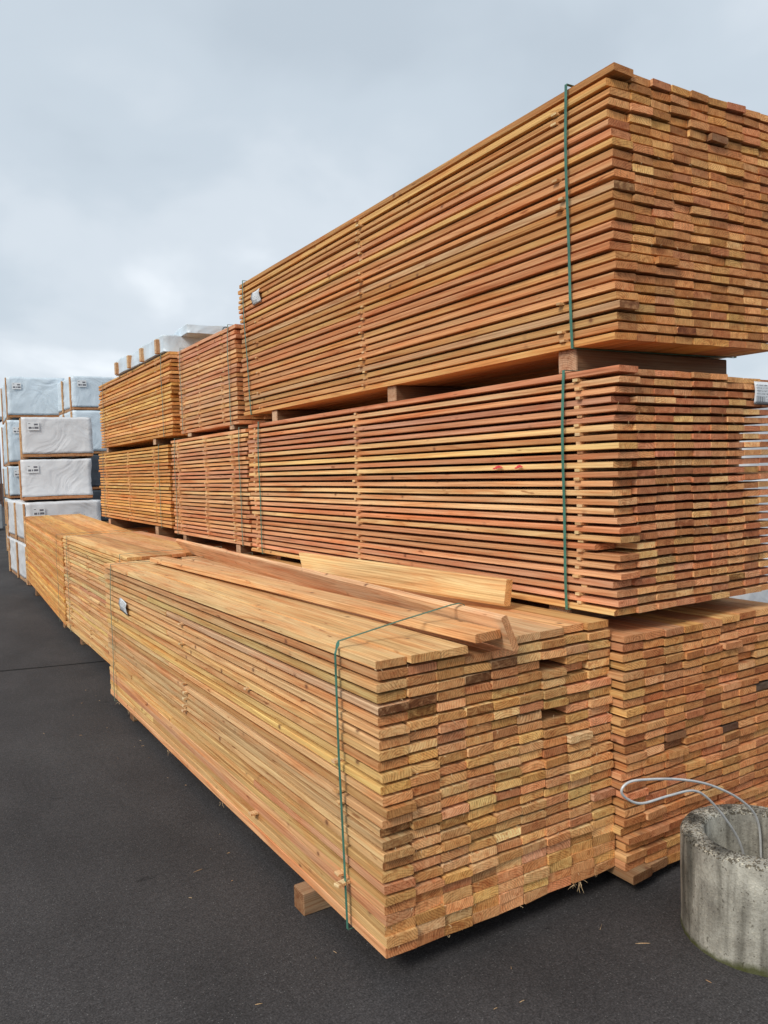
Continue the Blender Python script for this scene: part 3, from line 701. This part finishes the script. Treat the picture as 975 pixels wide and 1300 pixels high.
# ------------------------------------------------------------------ white wrapped packs
def wrapped(label, loc, yw, W, L, H, film, seed, battens=0, group='white wrapped packs', tagxy=(.16, .76), pallet=True, ph=.065, lab=True, side_strips=True):
    rn = random.Random(seed)
    e = empty('wrapped_pack', Vector(loc), frame(yw)); tag(e, label, 'wrapped pack', group)
    # puffy film over a box: subdivided box with pulled corners and folds
    bm = bmesh.new(); bmesh.ops.create_cube(bm, size=1)
    bmesh.ops.subdivide_edges(bm, edges=bm.edges[:], cuts=15, use_grid_fill=True)
    z0 = ph if pallet else 0
    so = Vector((seed*3.1, seed*1.7, seed*.9))
    for v in bm.verts:
        x, y, z = v.co.x+.5, v.co.y+.5, v.co.z+.5
        p = Vector((x*W, y*L, z0+z*(H-z0)))
        q = p+so
        fold = abs(noise.noise(Vector(((q.x+q.z)*4.5, q.y*2.2, (q.z-q.x)*.8))))*.030
        fine_ = abs(noise.noise(Vector(((q.x-q.z)*7, q.y*4, (q.z+q.x)*1.1))))*.018
        d = Vector((0, 0, 0))
        if x < .001: d.x -= 1
        if x > .999: d.x += 1
        if y < .001: d.y -= 1
        if y > .999: d.y += 1
        if z > .999: d.z += .6
        p += d*(.015-fold-fine_)
        if z < .001: p.z += .008*noise.noise(q*4)
        v.co = p
    me = bpy.data.meshes.new('film_cover'); bm.to_mesh(me); bm.free()
    me.polygons.foreach_set('use_smooth', [True]*len(me.polygons))
    link('film_cover', me, e, film)
    if pallet:
        for fr in (0.0, 1.0):
            o = link('bottom_board', box_mesh('bottom_board', -.005, W+.005, fr*(L-.09), fr*(L-.09)+.09, .012, ph-.004, .003), e, WOOD); o.color = (.50, .31, .17, 1)
        for fx in (.0, .46, .92):
            o = link('bottom_runner', box_mesh('bottom_runner', fx*W, fx*W+.08, .1, L-.1, 0, ph-.006, .003), e, WOOD); o.color = (.42, .26, .15, 1)
        nb = battens
        for k in range(nb):
            yy = .12+(L-.24)*k/max(1, nb-1)
            o = link('side_batten', box_mesh('side_batten', -.032, -.008, yy-.04, yy+.04, .01, H-.01, .003), e, WOOD); o.color = (.60, .42, .25, 1)
    if lab:
        lx_, lz_ = tagxy[0]*W, z0+tagxy[1]*(H-z0)
        lb = link('paper_label', box_mesh('paper_label', -.11, .11, -.002, 0, -.085, .085, 0), e, PAPER, (lx_, -.026, lz_))
        lb.scale = (.82, 1, .8)
        for (px0, px1, pz0, pz1) in ((.015, .085, .015, .05), (-.085, -.03, -.055, -.015), (-.015, .005, -.055, -.015), (.02, .095, -.055, -.012), (-.09, -.05, .045, .055)):
            link('print_block', box_mesh('print_block', px0, px1, -.0035, -.0021, pz0, pz1, 0), lb, GREYINK)
    return e
y7 = .115
W1 = 1.07
wrapped('grey white wrapped pack, topmost of the grey white stack behind the farthest front pack', (1.72, 14.0, 2.04), -y7, W1, 2.4, .655, WRAP, 1, 3)
wrapped('grey white wrapped pack directly under the topmost one of the grey white stack', (1.68, 14.0, 1.34), -y7, W1, 2.4, .665, WRAP, 2, 3)
wrapped('grey white wrapped pack just above the top of the farthest front pack, first level', (1.66, 13.5, .66), 0, 1.12, 2.6, .65, WRAP, 3, 3)
wrapped('grey white wrapped pack at ground level behind the farthest front pack', (1.66, 13.5, .0), 0, 1.12, 2.6, .63, WRAP, 4, 3)
wrapped('pale blue wrapped pack, highest on the left, tag at its upper left', (2.03, 18.5, 3.02), -.06, 1.14, 2.4, .87, WRAPB, 5, 2)
wrapped('pale blue wrapped pack, second from the top in the left rear stack', (2.0, 18.5, 2.02), -.06, 1.14, 2.4, .95, WRAPB, 6, 2)
wrapped('pale blue wrapped pack, third from the top in the left rear stack', (1.98, 18.5, 1.30), -.06, 1.14, 2.4, .69, WRAPB, 7, 2)
wrapped('pale blue wrapped pack, second from the ground in the left rear stack', (1.98, 18.5, .65), -.06, 1.14, 2.4, .62, WRAPB, 8, 3)
wrapped('pale blue wrapped pack at the ground in the left rear stack', (1.98, 18.5, .0), -.06, 1.14, 2.4, .62, WRAPB, 9, 3)
zz = 0
for i, (hh, la) in enumerate(((.72, 'at the ground in the right rear stack'), (.72, 'second level of the right rear stack'), (.74, 'third level of the right rear stack, mostly hidden'), (.90, 'just below the top of the right rear stack'), (.70, 'top of the right rear stack beside the yellow ochre pack'))):
    wrapped(('dark film wrapped pack, ' if i < 3 else 'pale blue wrapped pack, ')+la, (3.07, 17.0, zz), 0.03, 1.14, 2.6, hh-.012, BLACKFILM if i < 3 else WRAPB, 20+i, 4, lab=i > 2)
    zz += hh
wrapped('long white wrapped pack with upright blocks lying on the yellow ochre pack', (2.275, 7.78, 2.888), 0, .95, 2.0, .165, WRAPB, 31, 0, pallet=False, lab=False)
e = wrapped('small white wrapped pack perched on the near end of the long white one', (2.44, 7.55, 3.045), -.1, .62, .95, .085, WRAPB, 32, 0, pallet=False, lab=False)
for i, yy in enumerate((7.93, 8.52, 9.06, 9.66)):
    b_ = box_mesh('upright_block', 0, .045, -.03, .03, 0, .14, .004)
    o = link('upright_block', b_, None, WOOD, (2.232, yy, 2.888)); o.color = (.66, .48, .30, 1)
    tag(o, ['nearest', 'second nearest', 'third nearest', 'farthest'][i]+' upright wood block beside the long white wrapped pack', 'wood block', 'upright blocks beside the white wrap')
# printed letters on the small wrapped pack
fc = bpy.data.curves.new('letters', 'FONT'); fc.body = 'OS'; fc.size = .09; fc.extrude = .001
to = bpy.data.objects.new('tmp_letters', fc); COL.objects.link(to)
bpy.context.view_layer.update()
me = bpy.data.meshes.new_from_object(to.evaluated_get(bpy.context.evaluated_depsgraph_get())); bpy.data.objects.remove(to)
me.materials.clear(); me.materials.append(BLACKINK)
o = link('printed_letters', me, e, None, (.34, -.024, .012)); o.rotation_euler = (R(90), 0, 0)
for z_, hh_, nm in ((.05, .955, 'lower tan pack in the next row behind, seen only through gaps between boards'), (1.08, .94, 'upper tan pack in the next row behind, seen only through gaps between boards')):
    make_pack(nm, (3.42, 3.35, z_), 0, 0, 0, L=3.2, W=.92, H=hh_, nl=27, nc=8, t=.034, tones='tan', seed=int(60+z_*10), colwave=.001)
# white pack seen through the gaps on the right
for i in range(3):
    wrapped(['lowest', 'middle', 'topmost'][i]+' white wrapped pack behind the stacks on the right, glimpsed through board gaps', (6.6, 4.5, i*.74), 0, 3.4, 1.1, .72, WRAP, 40+i, 0, lab=False)

# ------------------------------------------------------------------ far left: shed and racks
RUST = simple('brown_cladding', (.13, .07, .05), .7, .2, 3); GREEN = simple('green_sheet', (.05, .32, .10), .5, .2, 3)
GREY = simple('grey_panel', (.30, .32, .33), .7, .2, 4); LIGHT = simple('pale_panel', (.55, .60, .62), .6, .1, 3)
sh = empty('storage_shed', Vector((5.95, 60, 0))); tag(sh, 'low brown storage shed far behind the white wrapped packs', 'shed')
link('wall', box_mesh('wall', -26, 0, 0, 12, 0, 5.9, 0), sh, RUST)
link('roof', box_mesh('roof', -26.5, .3, -.5, 12.5, 5.902, 6.15, .02), sh, GREY)
for i in range(13): link('cladding_rib', box_mesh('cladding_rib', -25.8+2*i, -25.65+2*i, -.06, -.002, 0, 5.88, 0), sh, RUST)
link('door', box_mesh('door', -4.2, -.8, -.08, -.003, 0, 3.9, .01), sh, LIGHT)
rk = empty('sheet_rack', Vector((2.93, 30, 0))); tag(rk, 'rack of green sheeted goods far off at the left edge', 'rack')
for i, (z0, z1, m_) in enumerate(((0.05, .9, GREY), (1.0, 1.5, RUST), (1.6, 2.05, LIGHT), (2.08, 2.3, GREEN), (2.35, 2.75, LIGHT), (2.80, 3.10, GREEN))):
    link('sheet_bundle', box_mesh('sheet_bundle', -7, 0, 0, 1.2, z0, z1, .03), rk, m_)
for x in (-7.05, -3.5, .03): link('post', box_mesh('post', x-.05, x+.05, 1.21, 1.3, 0, 3.3, .005), rk, GREY)
